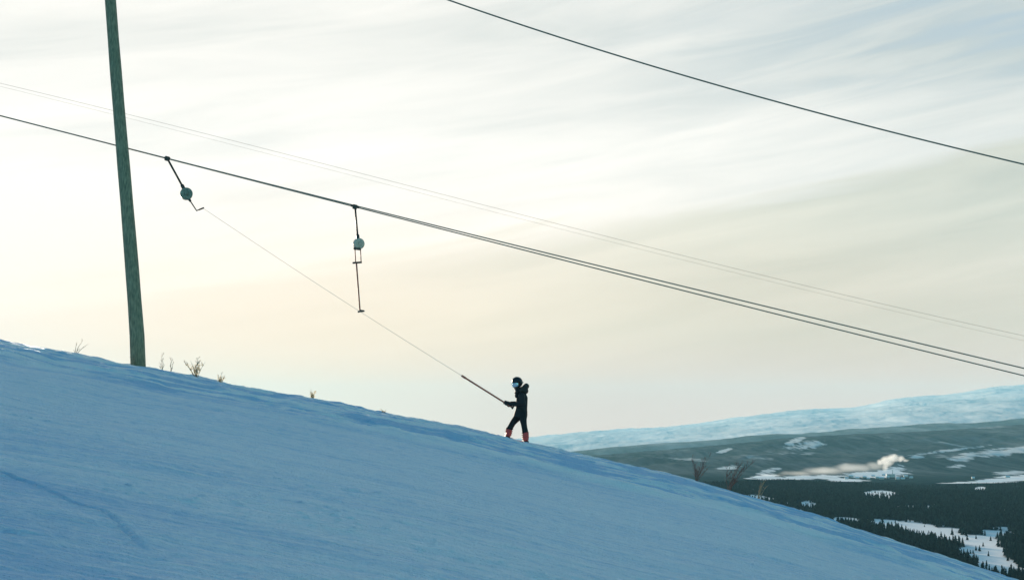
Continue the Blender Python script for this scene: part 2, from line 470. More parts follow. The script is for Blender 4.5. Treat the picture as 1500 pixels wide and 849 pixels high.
def snow_mask(u, v, X, Y):
    """1 where open snow shows, 0 where forest stands"""
    wob = fbm(X / 60, Y / 120, 4, 101)
    wobf = fbm(X / 140, Y / 420, 4, 103)
    m = np.zeros_like(u)

    wf = 1.5 * fbm(X / 34, Y / 240, 4, 105, 0.6)

    def add(cu, cv, ru, rv, tilt=0.0, amp=0.55, w=wob, soft=0.35, top=1.0):
        q = blob(u, v, cu, cv, ru, rv, tilt) + amp * (w + wf * (Y > 5600)) * 1.7
        return np.maximum(m, top * (1 - sstep(1 - soft, 1 + soft, q)))
    near = Y < 5600
    n = m
    for a in [(1240, 763.5, 24, 5.5, 0.05), (1300, 768.5, 34, 8, 0.12), (1355, 779, 48, 11, 0.2), (1405, 787, 38, 12, 0.2), (1440, 794, 34, 13, 0.25),
              (1437, 812, 32, 19, 0.1), (1455, 826, 34, 12, 0.1), (1462, 836, 30, 7, 0.05), (1490, 838, 22, 6, 0.0), (1462, 781, 34, 7, 0.1), (1482, 783, 14, 3, 0)]:
        m = add(*a)
    for a in [(1290, 724, 27, 6, 0.03), (1112, 729, 19, 5.5, 0.1), (1155, 738, 6, 3, 0), (1184, 739, 18, 5.5, 0.05), (1436, 716, 8, 3.5, 0),
              (1345, 742, 30, 2.2, 0.03), (1475, 748, 20, 2, 0.0)]:
        m = add(*a)
    gaps = sstep(0.42, 0.62, fbm(X / 42, Y / 95, 3, 107, 0.6)) * sstep(5200, 3000, Y) * 0.9
    nearm = np.maximum(m, gaps)
    m = np.zeros_like(u)
    for a in [(1286, 694, 46, 5, -0.04), (1310, 690, 16, 8, 0), (1240, 703, 25, 3, 0), (1435, 706, 75, 4, -0.075), (1490, 700, 40, 4.5, -0.06), (1120, 697, 22, 3.0, -0.1), (1180, 699, 60, 3.0, -0.03)]:
        m = add(*a, 0.5, wobf, 0.3)
    for a in [(1345, 668, 12, 2.2, -0.1), (1385, 660, 46, 1.8, -0.13), (1410, 669, 19, 4.5, -0.12), (1180, 651, 24, 5, -0.1), (1166, 645, 14, 4, -0.4), (1472, 661, 36, 5, -0.1),
              (1125, 690, 14, 3, -0.2), (1400, 682, 12, 2, 0), (1060, 660, 10, 2.0, -0.3), (1065, 685, 14, 3.0, -0.05), (1480, 692, 20, 3, -0.05)]:
        m = add(*a, 0.75, wobf, 0.65, 0.72)
    hills = np.clip(0.5 * sstep(0.26, 0.6, fbm(X / 260, Y / 1300, 5, 111, 0.6)), 0, 1) * sstep(8600, 9500, Y)
    m = np.maximum(m, hills * (1 - 0.35 * sstep(1200, 1500, u)) + (0.055 + 0.10 * fbm(X / 300, Y / 2200, 4, 113, 0.65) + 0.07 * fbm(X / 45, Y / 500, 3, 115, 0.6)) * sstep(7400, 8800, Y))
    m = np.clip(m, 0, 1)
    farm = np.maximum(m, 0)
    mt = 0.85 + 0.15 * fbm(X / 600, Y / 4600, 5, 121, 0.55)
    far_wood = 0.16 + 0.25 * fbm(X / 350, Y / 1500, 4, 123, 0.6)
    mt = np.where(Y < 21600, far_wood, mt)
    mt = np.where(Y > 18000, np.clip(mt, 0.06, 1), 0)
    out = np.where(near, nearm, np.where(Y > 18000, mt, farm))
    return np.where(Y < 1500, 1.0, out)


uu = np.concatenate([np.linspace(-1200, 700, 60), np.linspace(706, 760, 10), np.arange(762, 1540, 1.1), np.linspace(1542, 3400, 90)])
yy = np.concatenate([np.geomspace(30, 1500, 40), np.geomspace(1520, 5600, 380), np.geomspace(5630, 8600, 110), np.geomspace(8640, 15000, 260), np.geomspace(15200, 42000, 180), np.geomspace(42400, 47000, 8)])
UU, YY = np.meshgrid(uu, yy)
XX = (UU - 750) / F * YY
ZZ = valley_z(UU, YY, XX)
yf = YY * CP + ZZ * SP
VV = 424.5 - F * (-YY * SP + ZZ * CP) / yf
UP = 750 + F * XX / yf
SM = snow_mask(UP, VV, XX, YY)
valley = from_np('valley_terrain', np.stack([XX.ravel(), YY.ravel(), ZZ.ravel()], 1), grid_quads(len(uu), len(yy)), M_VAL, True)
at_ = valley.data.attributes.new('snow', 'FLOAT', 'POINT'); at_.data.foreach_set('value', SM.ravel().astype(np.float32))
tag(valley, 'wooded winter valley with snowy fields, hills and far mountains', 'valley', kind='structure')

# ------------------------------------------------------------------ spruces of the valley
def spruce_np(seed, tiers=5, n=7, h=1.0):
    r = np.random.RandomState(seed)
    V, Q = [], []
    def ring(z, rad, jag):
        a = np.arange(n) / n * 2 * np.pi + r.rand() * 6
        rr = rad * (1 + jag * (r.rand(n) - 0.5))
        return np.stack([rr * np.cos(a), rr * np.sin(a), z + 0.03 * (r.rand(n) - 0.5)], 1)
    # trunk
    base = len(V)
    V += list(ring(0, 0.018, 0)) + list(ring(0.25, 0.014, 0))
    for k in range(n): Q.append((k, (k + 1) % n, n + (k + 1) % n, n + k))
    for i in range(tiers):
        f = i / tiers
        z0 = 0.08 + 0.86 * f; z1 = min(1.0, z0 + 0.34 * (1 - 0.45 * f))
        rad = 0.185 * (1 - f) ** 0.85 + 0.02
        b = len(V)
        V += list(ring(z0, rad, 0.75)) + list(ring(z1, 0.012, 0))
        for k in range(n): Q.append((b + k, b + (k + 1) % n, b + n + (k + 1) % n, b + n + k))
    return np.array(V) * h, np.array(Q)


protos = [spruce_np(s) for s in range(6)]
NR = np.random.RandomState(3)


def scatter(y0, y1, spacing, u0=960, u1=1545):
    """jittered rows of trees between two depths"""
    pts = []
    y = y0
    while y < y1:
        x0, x1 = (u0 - 750) / F * y, (u1 - 750) / F * y
        n = int((x1 - x0) / spacing)
        xs = x0 + (np.arange(n) + NR.rand(n)) * spacing
        ys = y + (NR.rand(n) - 0.5) * spacing * 1.6
        pts.append(np.stack([xs, ys], 1)); y += spacing
    return np.concatenate(pts)


pts = np.concatenate([scatter(1750, 3300, 8.0), scatter(3300, 4300, 10.0), scatter(4300, 5350, 13.0)])
PU = 750 + F * pts[:, 0] / pts[:, 1]
PZ = valley_z(PU, pts[:, 1], pts[:, 0])
pu, pv = proj(pts[:, 0], pts[:, 1], PZ)
sm = snow_mask(pu, pv, pts[:, 0], pts[:, 1])
thin = fbm(pts[:, 0] / 45, pts[:, 1] / 90, 3, 131)
keep = (NR.rand(len(pts)) < np.clip(1 - 1.05 * sm, 0.028, 1)) & ((thin > -0.42) | (pts[:, 1] > 3300)) & (pv < 880)
pts, PZ, pu, pv, sm = pts[keep], PZ[keep], pu[keep], pv[keep], sm[keep]
H = (6.5 + 13 * NR.rand(len(pts)) ** 1.3) * np.where(pts[:, 1] > 4300, 0.72, 1.0) * np.where(sm > 0.5, 0.8, 1.0)
cu = np.interp(pu, [c[0] for c in crest_px], [c[1] for c in crest_px])
vis = (pv - H / pts[:, 1] * F * 0.8 < cu) & (pu > 1010) & (pu < 1503) & (pv - H / pts[:, 1] * F < 850)
order = np.argsort(pts[:, 1] + np.where(vis, 0, 1e6))
single = order[:280]
rest = np.setdiff1d(np.arange(len(pts)), single)

# the 280 nearest visible trees, one object each
tree_me = []
for i, (V, Q) in enumerate(protos):
    o = from_np('spruce_tree', V, Q, M_SPRUCE, False); tree_me.append(o.data); bpy.data.objects.remove(o)
for j, i in enumerate(single):
    o = bpy.data.objects.new('spruce_tree', tree_me[j % 6]); COL.objects.link(o)
    x, y = pts[i]
    o.location = (x, y, PZ[i] - 0.3); s = float(H[i]); o.scale = (s * 1.15, s * 1.15, s); o.rotation_euler = (0, 0, NR.rand() * 6.28)
    if sm[i] > 0.45:
        tag(o, 'small dark spruce standing alone on the open snowy clearing in the valley', 'tree', 'lone spruces in the valley clearing')
    elif pu[i] > 1462:
        tag(o, 'dark spruce in the thick stand right of the snowy clearing at the photo edge', 'tree', 'spruces right of the clearing')
    elif pv[i] > 800:
        tag(o, 'dark spruce in the lowest stand, just beyond the foot of the snow slope', 'tree', 'spruces at the foot of the slope')
    else:
        tag(o, 'dark spruce on the wooded strip left of the bright valley clearing', 'tree', 'spruces left of the clearing')

VV_, QQ_ = [], []
off = 0
for k in range(6):
    idx = rest[k::6]
    V, Q = protos[k]
    a = NR.rand(len(idx)) * 6.28
    s = H[idx]
    ca, sa = np.cos(a), np.sin(a)
    vx = (V[None, :, 0] * ca[:, None] - V[None, :, 1] * sa[:, None]) * s[:, None] * 1.2 + pts[idx, 0][:, None]
    vy = (V[None, :, 0] * sa[:, None] + V[None, :, 1] * ca[:, None]) * s[:, None] * 1.2 + pts[idx, 1][:, None]
    vz = V[None, :, 2] * s[:, None] + PZ[idx][:, None] - 0.3
    VV_.append(np.stack([vx, vy, vz], 2).reshape(-1, 3))
    QQ_.append((Q[None] + (off + np.arange(len(idx)) * len(V))[:, None, None]).reshape(-1, 4)); off += len(idx) * len(V)
forest = from_np('spruce_forest', np.concatenate(VV_), np.concatenate(QQ_), M_SPRUCE, False)
tag(forest, 'dark dense spruce forest covering the valley below the slope', 'forest', kind='stuff')

# ------------------------------------------------------------------ far village and steam
def ground(u, Y):
    x = (u - 750) / F * Y
    return Vector((x, Y, float(valley_z(np.array([u], float), np.array([Y], float), np.array([x], float))[0])))


vill = [(1252, 7420), (1262, 7650), (1268, 7300), (1275, 7900), (1281, 7500), (1287, 7250), (1290, 8050), (1296, 7600), (1318, 7380), (1322, 7800), (1310, 7250), (1330, 7550), (1243, 7700), (1236, 7350), (1420, 7300), (1470, 7600)]
for j, (u, Y) in enumerate(vill):
    p = ground(u, Y)
    e = empty('house', p, 'tiny pale house with snowy roof in the far valley village by the steam' if u < 1400 else 'tiny pale house with snowy roof on the far white field at right', 'house', 'far village houses' if u < 1400 else 'houses on the far white field')
    L_, W_, H_ = rng.uniform(14, 26), rng.uniform(9, 13), rng.uniform(5, 8)
    bm = bmesh.new(); box(bm, (0, 0, H_ / 2 - 1), (L_, W_, H_ + 2)); from_bm('wall', bm, M_WALL, e, False)
    bm = bmesh.new()
    prof = [(-W_ / 2 - 0.8, H_ + 0.01), (0, H_ + 4), (W_ / 2 + 0.8, H_ + 0.01)]
    A = [bm.verts.new((-L_ / 2 - 0.8, a, b)) for a, b in prof]; B = [bm.verts.new((L_ / 2 + 0.8, a, b)) for a, b in prof]
    bm.faces.new(A); bm.faces.new(B[::-1])
    for k in range(3): bm.faces.new((A[k], A[(k + 1) % 3], B[(k + 1) % 3], B[k]))
    from_bm('roof', bm, M_ROOF, e, False)
    e.rotation_euler = (0, 0, rng.uniform(-0.6, 0.6))
p = ground(1300, 7700)
e = empty('factory', p, 'pale factory hall with a tall chimney under the white steam plume', 'factory')
bm = bmesh.new(); box(bm, (0, 0, 9), (44, 22, 16)); from_bm('wall', bm, M_WALL, e, False)
bm = bmesh.new(); box(bm, (0, 0, 17.9), (46, 24, 1.6)); from_bm('roof', bm, M_ROOF, e, False)
bm = bmesh.new(); tube(bm, [(12, 0, 18.8), (12, 0, 40)], [2.2, 1.7], 12); from_bm('chimney', bm, M_WALL, e)


def puff(name, blobs, sigma, nscale, label):
    """soft steam: density is a sum of puffs (u, v, Y, half width, half depth, half height, weight) broken up by noise"""
    P_ = [at(b[0], b[1], b[2]) for b in blobs]
    lo = Vector([min(p[i] - 1.9 * b[3 + i] for p, b in zip(P_, blobs)) for i in range(3)])
    hi = Vector([max(p[i] + 1.9 * b[3 + i] for p, b in zip(P_, blobs)) for i in range(3)])
    c = (lo + hi) / 2
    m = volume_material(name, (0.99, 0.99, 0.985), 1.0, 0.3)
    t = m.node_tree; n = t.nodes; L = t.links
    v = [x for x in n if x.type == 'PRINCIPLED_VOLUME'][0]
    tc = n.new('ShaderNodeTexCoord')
    no = n.new('ShaderNodeTexNoise'); no.inputs['Scale'].default_value = nscale; no.inputs['Detail'].default_value = 4
    L.new(tc.outputs['Object'], no.inputs['Vector'])
    total = None
    for p, b in zip(P_, blobs):
        mp = n.new('ShaderNodeMapping'); mp.vector_type = 'TEXTURE'
        mp.inputs['Location'].default_value = p - c; mp.inputs['Scale'].default_value = b[3:6]
        L.new(tc.outputs['Object'], mp.inputs['Vector'])
        ln = n.new('ShaderNodeVectorMath'); ln.operation = 'LENGTH'; L.new(mp.outputs[0], ln.inputs[0])
        mr = n.new('ShaderNodeMapRange'); mr.interpolation_type = 'SMOOTHSTEP'
        L.new(ln.outputs['Value'], mr.inputs[0])
        for i, q in enumerate((0.0, 1.6, b[6], 0.0)): mr.inputs[i + 1].default_value = q
        if total is None: total = mr.outputs[0]
        else:
            ad = n.new('ShaderNodeMath'); ad.operation = 'MAXIMUM'; L.new(total, ad.inputs[0]); L.new(mr.outputs[0], ad.inputs[1]); total = ad.outputs[0]
    # noise eats into the soft rims
    sb = n.new('ShaderNodeMath'); sb.operation = 'SUBTRACT'; sb.inputs[0].default_value = 0.72; L.new(no.outputs['Fac'], sb.inputs[1])
    er = n.new('ShaderNodeMath'); er.operation = 'SUBTRACT'; L.new(total, er.inputs[0]); L.new(sb.outputs[0], er.inputs[1])
    cl = n.new('ShaderNodeMath'); cl.operation = 'MAXIMUM'; L.new(er.outputs[0], cl.inputs[0]); cl.inputs[1].default_value = 0.0
    ml = n.new('ShaderNodeMath'); ml.operation = 'MULTIPLY'; L.new(cl.outputs[0], ml.inputs[0]); ml.inputs[1].default_value = sigma * 1.6
    L.new(ml.outputs[0], v.inputs['Density'])
    try: m.cycles.volume_step_rate = 0.35
    except Exception: pass
    bm = bmesh.new(); ball(bm, (0, 0, 0), (hi - lo) * 0.5 * 1.25, 32, 20)
    o = from_bm(name, bm, m); o.location = c
    return tag(o, label, 'steam', kind='stuff')


puff('steam_plume', [(1297, 684, 7720, 16, 18, 24, 0.9), (1299, 675, 7730, 36, 36, 27, 1.0), (1309, 670, 7740, 34, 34, 22, 1.0), (1318, 671, 7740, 26, 26, 16, 0.9), (1290, 677, 7740, 24, 26, 16, 0.8), (1326, 674, 7740, 18, 18, 9, 0.7)], 0.030, 0.035,
     'billowing white steam plume rising from the far valley factory')
puff('mist_bank', [(1284, 682, 7800, 70, 60, 22, 0.8), (1250, 685, 7800, 110, 70, 26, 0.95), (1208, 689, 7800, 120, 70, 23, 0.95), (1168, 693, 7800, 110, 70, 16, 0.72), (1132, 696, 7800, 90, 60, 11, 0.6)], 0.0042, 0.012,
     'long low bank of white mist trailing left of the steam plume')

# ------------------------------------------------------------------ lift pole
pb = on_slope(202, 37.6)
top = at(152, -130, 37.6)
bm = bmesh.new()
n = 14; pts_ = []; rs_ = []
ax = Vector(top) - pb
for i in range(n + 1):
    t = i / n
    pts_.append(ax * t + Vector((0.012 * math.sin(t * 7), 0, 0)) + (Vector((0, 0, -0.5)) if i == 0 else Vector()))
    rs_.append(0.200 - 0.062 * t ** 0.7 + 0.003 * math.sin(i * 2.3))
tube(bm, pts_, rs_, 24)
po = from_bm('lift_pole', bm, M_POLE); po.location = pb
tag(po, 'tall leaning weathered greenish timber lift pole on the snow ridge', 'pole')

# ------------------------------------------------------------------ ropes of the lifts
def rope(name, px, Y, rad, label, group=None, seg=80, m=None):
    u = np.array([p[0] for p in px], float); v = np.array([p[1] for p in px], float)
    k = np.polyfit((u - 750) / 750, v, min(3, len(px) - 1))
    us = np.linspace(u[0], u[-1], seg)
    bm = bmesh.new()
    P_ = [at(a, float(np.polyval(k, (a - 750) / 750)), Y) for a in us]
    o = P_[len(P_) // 2].copy()
    tube(bm, [q - o for q in P_], rad, 8)
    ob = from_bm(name, bm, m or M_CABLE, None); ob.location = o
    tag(ob, label, 'cable', group)
    return lambda a: at(a, float(np.polyval(k, (a - 750) / 750)), Y)


main_px = [(-300, 92), (0, 168), (170, 212), (245, 232), (520, 302), (800, 371), (1000, 420), (1200, 467.5), (1350, 502), (1500, 538), (1800, 611)]
main = rope('lift_cable', main_px, 38.0, 0.0165, 'main grey haul cable carrying both tow hangers across the sky')
low_px = [(-300, 94), (0, 168), (170, 212.5), (245, 232.5), (520, 303.5), (800, 376), (1000, 426.5), (1200, 475), (1350, 511.5), (1500, 548.5), (1800, 624)]
rope('lift_cable', low_px, 39.2, 0.0165, 'grey cable running just under the haul cable and parting from it to the right')
rope('lift_cable', [(400, -96), (655, 0), (800, 48), (1000, 110), (1250, 180), (1500, 240), (1800, 308)], 20.0, 0.0115, 'highest and nearest dark cable crossing the upper right sky')
rope('lift_cable', [(-200, 76), (10, 122), (190, 172), (400, 222), (600, 268), (900, 350), (1200, 425), (1500, 490), (1800, 552)], 80.0, 0.0078, 'upper of the two faint thin far cables between the main cables')
rope('lift_cable', [(-200, 79), (10, 126), (190, 178), (400, 228), (600, 275), (900, 356), (1200, 431), (1500, 497.5), (1800, 561)], 80.5, 0.0048, 'lower and fainter of the two thin far cables')

# ------------------------------------------------------------------ tow hanger in use
YH = 38.0
c0 = main(245)
e = empty('tow_hanger', c0, 'tilted tow hanger with round green drum whose rope pulls the skier', 'lift hanger', 'tow hangers on the cable')


def L1(u, v, dy=0.0): return at(u, v, YH + dy) - c0


bm = bmesh.new(); tube(bm, [L1(241, 231), L1(249, 233)], 0.034, 10)
box(bm, L1(245, 232.5), (0.11, 0.10, 0.12), Matrix.Rotation(R(14), 3, 'Y')); from_bm('cable_clamp', bm, M_DARK, e, False)
bm = bmesh.new(); tube(bm, [L1(245, 232), L1(268.5, 275)], 0.028, 10); capsule(bm, [L1(267, 272), L1(269.5, 277)], 0.05); from_bm('hanger_rod', bm, M_DARK, e)


def drum(center, e, m, R0, wid, tilt=0.25):
    """spring drum: flat round housing with rim, hub and ribs, axis towards the camera"""
    rot = Matrix.Rotation(tilt, 3, 'Z')
    axd = rot @ Vector((0, 1, 0))
    bm = bmesh.new()
    prof = [(-0.5, 0.55), (-0.46, 0.9), (-0.40, 0.98), (-0.3, 1.0), (0.3, 1.0), (0.40, 0.98), (0.46, 0.9), (0.5, 0.55)]
    tube(bm, [center + axd * (a * wid) for a, r in prof], [R0 * r for a, r in prof], 28)
    d = from_bm('spring_drum', bm, m, e)
    bm = bmesh.new()
    tube(bm, [center - axd * (wid * 0.56), center - axd * (wid * 0.50 + 0.003)], R0 * 0.3, 16)
    from_bm('hub', bm, m, d)
    bm = bmesh.new()
    x_ = rot @ Vector((1, 0, 0)); z_ = Vector((0, 0, 1))
    for k in range(6):
        a = k * math.pi / 3 + 0.3
        dirv = x_ * math.cos(a) + z_ * math.sin(a)
        tube(bm, [center - axd * (wid * 0.5 + 0.006) + dirv * R0 * 0.32, center - axd * (wid * 0.49) + dirv * R0 * 0.84], 0.008, 6)
    from_bm('rib', bm, m, d)
    return d


drum(L1(273, 284), e, M_DRUM, 0.168, 0.15)
bm = bmesh.new(); tube(bm, [L1(276.5, 291), L1(288, 308.5), L1(298, 304.5)], 0.018, 8); capsule(bm, [L1(275.5, 289.5), L1(278.5, 294)], 0.035)
capsule(bm, [L1(292, 307), L1(298, 304.5)], 0.022); from_bm('rope_guide', bm, M_DARK, e)
bm = bmesh.new()
rp = []
for i in range(25):
    t = i / 24
    rp.append(L1(297.5 + (678 - 297.5) * t, 305 + (551 - 305) * t - 4.5 * math.sin(math.pi * t) * -1 * 0.6, -0.45 * t))
tube(bm, rp, 0.0042, 6); from_bm('tow_rope', bm, M_ROPE, e)
BA, BB = L1(678, 551, -0.45), L1(750, 596.1, -0.45)
bm = bmesh.new(); tube(bm, [BA, BB], [0.024, 0.022], 10); capsule(bm, [BA + (BA - BB).normalized() * 0.02, BA + (BB - BA).normalized() * 0.08], 0.03)
from_bm('tow_bar', bm, M_BAR, e)
bm = bmesh.new(); dirb = (BB - BA).normalized()
tube(bm, [BB, BB + dirb * 0.03, BB + dirb * 0.045], [0.035, 0.045, 0.03], 16); from_bm('seat_disc', bm, M_SOLE, e)

# ------------------------------------------------------------------ idle tow hanger
c1 = main(520)
e = empty('tow_hanger', c1, 'idle tow hanger hanging straight down with pale drum and empty bar', 'lift hanger', 'tow hangers on the cable')


def L2(u, v, dy=0.0): return at(u, v, YH + dy) - c1


bm = bmesh.new(); tube(bm, [L2(514, 300.9), L2(526, 304.0)], 0.032, 10)
box(bm, L2(520, 303), (0.11, 0.10, 0.12), Matrix.Rotation(R(14), 3, 'Y')); from_bm('cable_clamp', bm, M_DARK, e, False)
bm = bmesh.new(); tube(bm, [L2(520, 302), L2(524, 347)], 0.026, 10); capsule(bm, [L2(524, 345), L2(524.4, 349)], 0.045); from_bm('hanger_rod', bm, M_DARK, e)
drum(L2(525.5, 357), e, M_DRUM2, 0.150, 0.15, 0.5)
bm = bmesh.new(); box(bm, L2(523.5, 364.5, -0.01), (0.19, 0.17, 0.05), Matrix.Rotation(R(6), 3, 'Y')); from_bm('drum_foot', bm, M_DARK, e, False)
for (a, b) in (((520, 365), (521, 385)), ((528, 366), (529, 384))):
    bm = bmesh.new(); tube(bm, [L2(*a), L2(*b)], 0.014, 8); from_bm('guide_rod', bm, M_BAR, e)
bm = bmesh.new(); tube(bm, [L2(516.5, 385), L2(530, 384)], 0.026, 8); from_bm('cross_piece', bm, M_DARK, e)
bm = bmesh.new(); tube(bm, [L2(522, 385), L2(527, 452), L2(528, 456)], 0.022, 8); from_bm('tow_bar', bm, M_BAR, e)
bm = bmesh.new(); c_ = L2(529, 456)
tube(bm, [c_ + Vector((-0.09, 0, -0.012)), c_ + Vector((0.0, 0, 0.015)), c_ + Vector((0.09, 0, 0.012))], [0.022, 0.034, 0.022], 10); from_bm('seat_disc', bm, M_DARK, e)

# ------------------------------------------------------------------ skier
YS = 37.55
s0 = on_slope(757, YS)
sk = empty('person', s0, 'skier in black jacket, helmet and red boots holding the tow bar', 'person')


def K(u, v, dy=0.0):
    return at(u, v, YS) + Vector((0, dy, 0)) - s0


hip = K(763, 604); neck = K(760.5, 573)
# -- body: one continuous figure
headc = K(757.2, 561.6, -0.01)
face = Vector((-0.66, -0.72, -0.20)).normalized()
side = face.cross(Vector((0, 0, 1))).normalized(); upv = side.cross(face).normalized()
HM = Matrix((side, face, upv)).transposed()      # local x = side, y = face, z = up


def hd(x, y, z): return headc + HM @ Vector((x, y, z))


SHN, SHF = K(764, 579.5, -0.165), K(762.5, 579.5, 0.165)
ELN, ELF = K(766.0, 590.5, -0.22), K(762.5, 590.5, 0.22)
bar_d = dirb
grip1 = (BA + c0 - s0) + bar_d * ((K(745, 0).x - (BA + c0 - s0).x) / bar_d.x)
grip2 = grip1 - bar_d * 0.085
WRN, WRF = grip1 + Vector((0.085, -0.05, 0.01)), grip2 + Vector((0.10, 0.055, 0.0))
HPN, HPF = K(765, 606, -0.085), K(762.0, 606, 0.085)
KNR, ANR = K(767.2, 620, -0.10), K(769.8, 635.5, -0.10)
KNF, ANF = K(751.5, 618.5, 0.10), K(744.4, 631, 0.10)


def figure(bm, gr, head=True, hands=True):
    capsule(bm, [K(764, 606), K(763.5, 598), K(764, 588), K(763.5, 580)], [0.115 + gr, 0.105 + gr, 0.115 + gr, 0.10 + gr], 16, [0.155 + gr, 0.145 + gr, 0.165 + gr, 0.15 + gr])
    capsule(bm, [SHN, K(764, 578), SHF], 0.065 + gr, 12)
    if head:
        capsule(bm, [K(763.5, 577), K(759.5, 568)], 0.058 + gr, 12)
        ball(bm, hd(0, 0, 0.0), (0.073, 0.09, 0.108), 20, 14, HM)          # skull
        ball(bm, hd(0, 0.03, -0.065), (0.05, 0.058, 0.055), 14, 10, HM)    # jaw
        capsule(bm, [hd(0, 0.085, 0.005), hd(0, 0.108, -0.03)], [0.011, 0.016], 8)   # nose
        for s in (-1, 1):
            ball(bm, hd(s * 0.074, -0.005, -0.01), (0.012, 0.025, 0.034), 10, 8, HM)   # ears
            ball(bm, hd(s * 0.03, 0.078, 0.005), 0.014, 8, 6)                        # eyes
        ball(bm, hd(0, 0.084, -0.062), (0.024, 0.01, 0.009), 10, 6, HM)    # mouth
    for a, b, c in ((SHN, ELN, WRN), (SHF, ELF, WRF)):
        capsule(bm, [a, a.lerp(b, 0.5), b], [0.052 + gr, 0.048 + gr, 0.042 + gr], 12)
        capsule(bm, [b, b.lerp(c, 0.4), c], [0.043 + gr, 0.042 + gr, 0.030 + gr * 0.8], 12)


bm = bmesh.new(); figure(bm, -0.008)
for a, b, c in ((HPN, KNR, ANR), (HPF, KNF, ANF)):
    capsule(bm, [a, a.lerp(b, 0.5), b], [0.078, 0.068, 0.052], 12)
    capsule(bm, [b, b.lerp(c, 0.35), c], [0.052, 0.05, 0.036], 12)
for g, w in ((grip1, WRN), (grip2, WRF)):
    capsule(bm, [w, w.lerp(g, 0.6)], 0.026, 10)
for a in (ANR, ANF): capsule(bm, [a, a + Vector((0.0, 0.0, -0.07)), a + Vector((-0.05, 0.06, -0.1))], [0.036, 0.034, 0.026], 10)
remeshed('body', bm, M_SKIN, sk, 0.008, 3)
# -- trousers
bm = bmesh.new()
capsule(bm, [K(764, 606), K(764, 598)], [0.128, 0.12], 16, [0.17, 0.16])
for a, b, c in ((HPN, KNR, ANR), (HPF, KNF, ANF)):
    capsule(bm, [a, a.lerp(b, 0.5), b], [0.112, 0.100, 0.082], 14)
    tube(bm, [b + (b - c).normalized() * 0.02, b.lerp(c, 0.4), b.lerp(c, 0.85), c + (c - b).normalized() * 0.03], [0.082, 0.078, 0.082, 0.078], 14)
remeshed('trousers', bm, M_BLACK, sk, 0.012, 4)
# -- jacket with sleeves, collar and hem
bm = bmesh.new()
tube(bm, [K(761.8, 611.5), K(763, 606), K(764, 598), K(764.2, 590), K(764.6, 582), K(763.8, 576), K(762, 571)],
     [0.180, 0.178, 0.152, 0.155, 0.152, 0.112, 0.085], 24, [0.195, 0.195, 0.185, 0.195, 0.185, 0.13, 0.088])
capsule(bm, [SHN, K(764.5, 578), SHF], 0.085, 14)
for a, b, c in ((SHN, ELN, WRN), (SHF, ELF, WRF)):
    capsule(bm, [a, a.lerp(b, 0.5), b], [0.078, 0.074, 0.068], 14)
    tube(bm, [b, b.lerp(c, 0.4), b.lerp(c, 0.92)], [0.068, 0.064, 0.056], 14)
jk = remeshed('jacket', bm, M_JACKET, sk, 0.012, 3)
bm = bmesh.new()                                    # zipped pocket flaps and cuff straps
box(bm, K(760, 600, -0.197), (0.11, 0.012, 0.03), Matrix.Rotation(R(12), 3, 'Y'))
from_bm('pocket_flap', bm, M_SOLE, jk, False)
# hood bunched behind the neck
bm = bmesh.new()
capsule(bm, [K(763, 571.5, -0.11), K(769.0, 567.0, -0.07), K(771.0, 565.2, 0.0), K(769.0, 567.0, 0.07), K(763, 571.5, 0.11)], [0.05, 0.075, 0.08, 0.075, 0.05], 12)
ball(bm, K(768.3, 572), (0.105, 0.14, 0.10), 16, 10)
ball(bm, K(766.0, 568.5), (0.085, 0.12, 0.06), 16, 10)
remeshed('hood', bm, M_FUR, jk, 0.012, 2)
# scarf edge under the chin
bm = bmesh.new()
capsule(bm, [K(757.5, 574.0, -0.06), K(755.8, 574.5, 0.0), K(757.5, 574.0, 0.06)], 0.046, 10)
capsule(bm, [K(761.5, 576), K(758.5, 569.5)], [0.088, 0.082], 14)
ball(bm, K(757.2, 579), (0.06, 0.09, 0.07), 14, 10)
from_bm('collar', bm, M_JACKET, jk)


# -- gloves: palm, four fingers wrapped round the bar and an opposed thumb
def glove(g, w, sgn):
    bm = bmesh.new()
    ax = bar_d
    inw = (w - g).normalized(); inw = (inw - ax * inw.dot(ax)).normalized()
    nrm = ax.cross(inw).normalized()
    pc = g + inw * 0.052
    capsule(bm, [w, w.lerp(pc, 0.5), pc], [0.044, 0.043, 0.036], 12)
    capsule(bm, [pc - ax * 0.034, pc + ax * 0.034], 0.032, 12)
    for k, ln in enumerate((0.92, 1.0, 0.96, 0.8)):
        o = ax * (0.036 - 0.024 * k)
        r = 0.041 * (0.92 + 0.08 * ln)
        P_ = []
        for a in np.linspace(-20, 205 * ln, 6):
            P_.append(g + o + inw * (r * math.cos(R(a))) + nrm * (sgn * r * math.sin(R(a))))
        capsule(bm, P_, [0.0145, 0.0145, 0.014, 0.0135, 0.013, 0.012], 8)
    th = [pc - ax * 0.036 - nrm * sgn * 0.006, g - ax * 0.052 + inw * 0.02 - nrm * sgn * 0.034, g - ax * 0.046 - inw * 0.014 - nrm * sgn * 0.036]
    capsule(bm, th, [0.017, 0.016, 0.014], 8)
    return remeshed('glove', bm, M_SOLE, sk, 0.005, 2)


glove(grip1, WRN, -1); glove(grip2, WRF, 1)

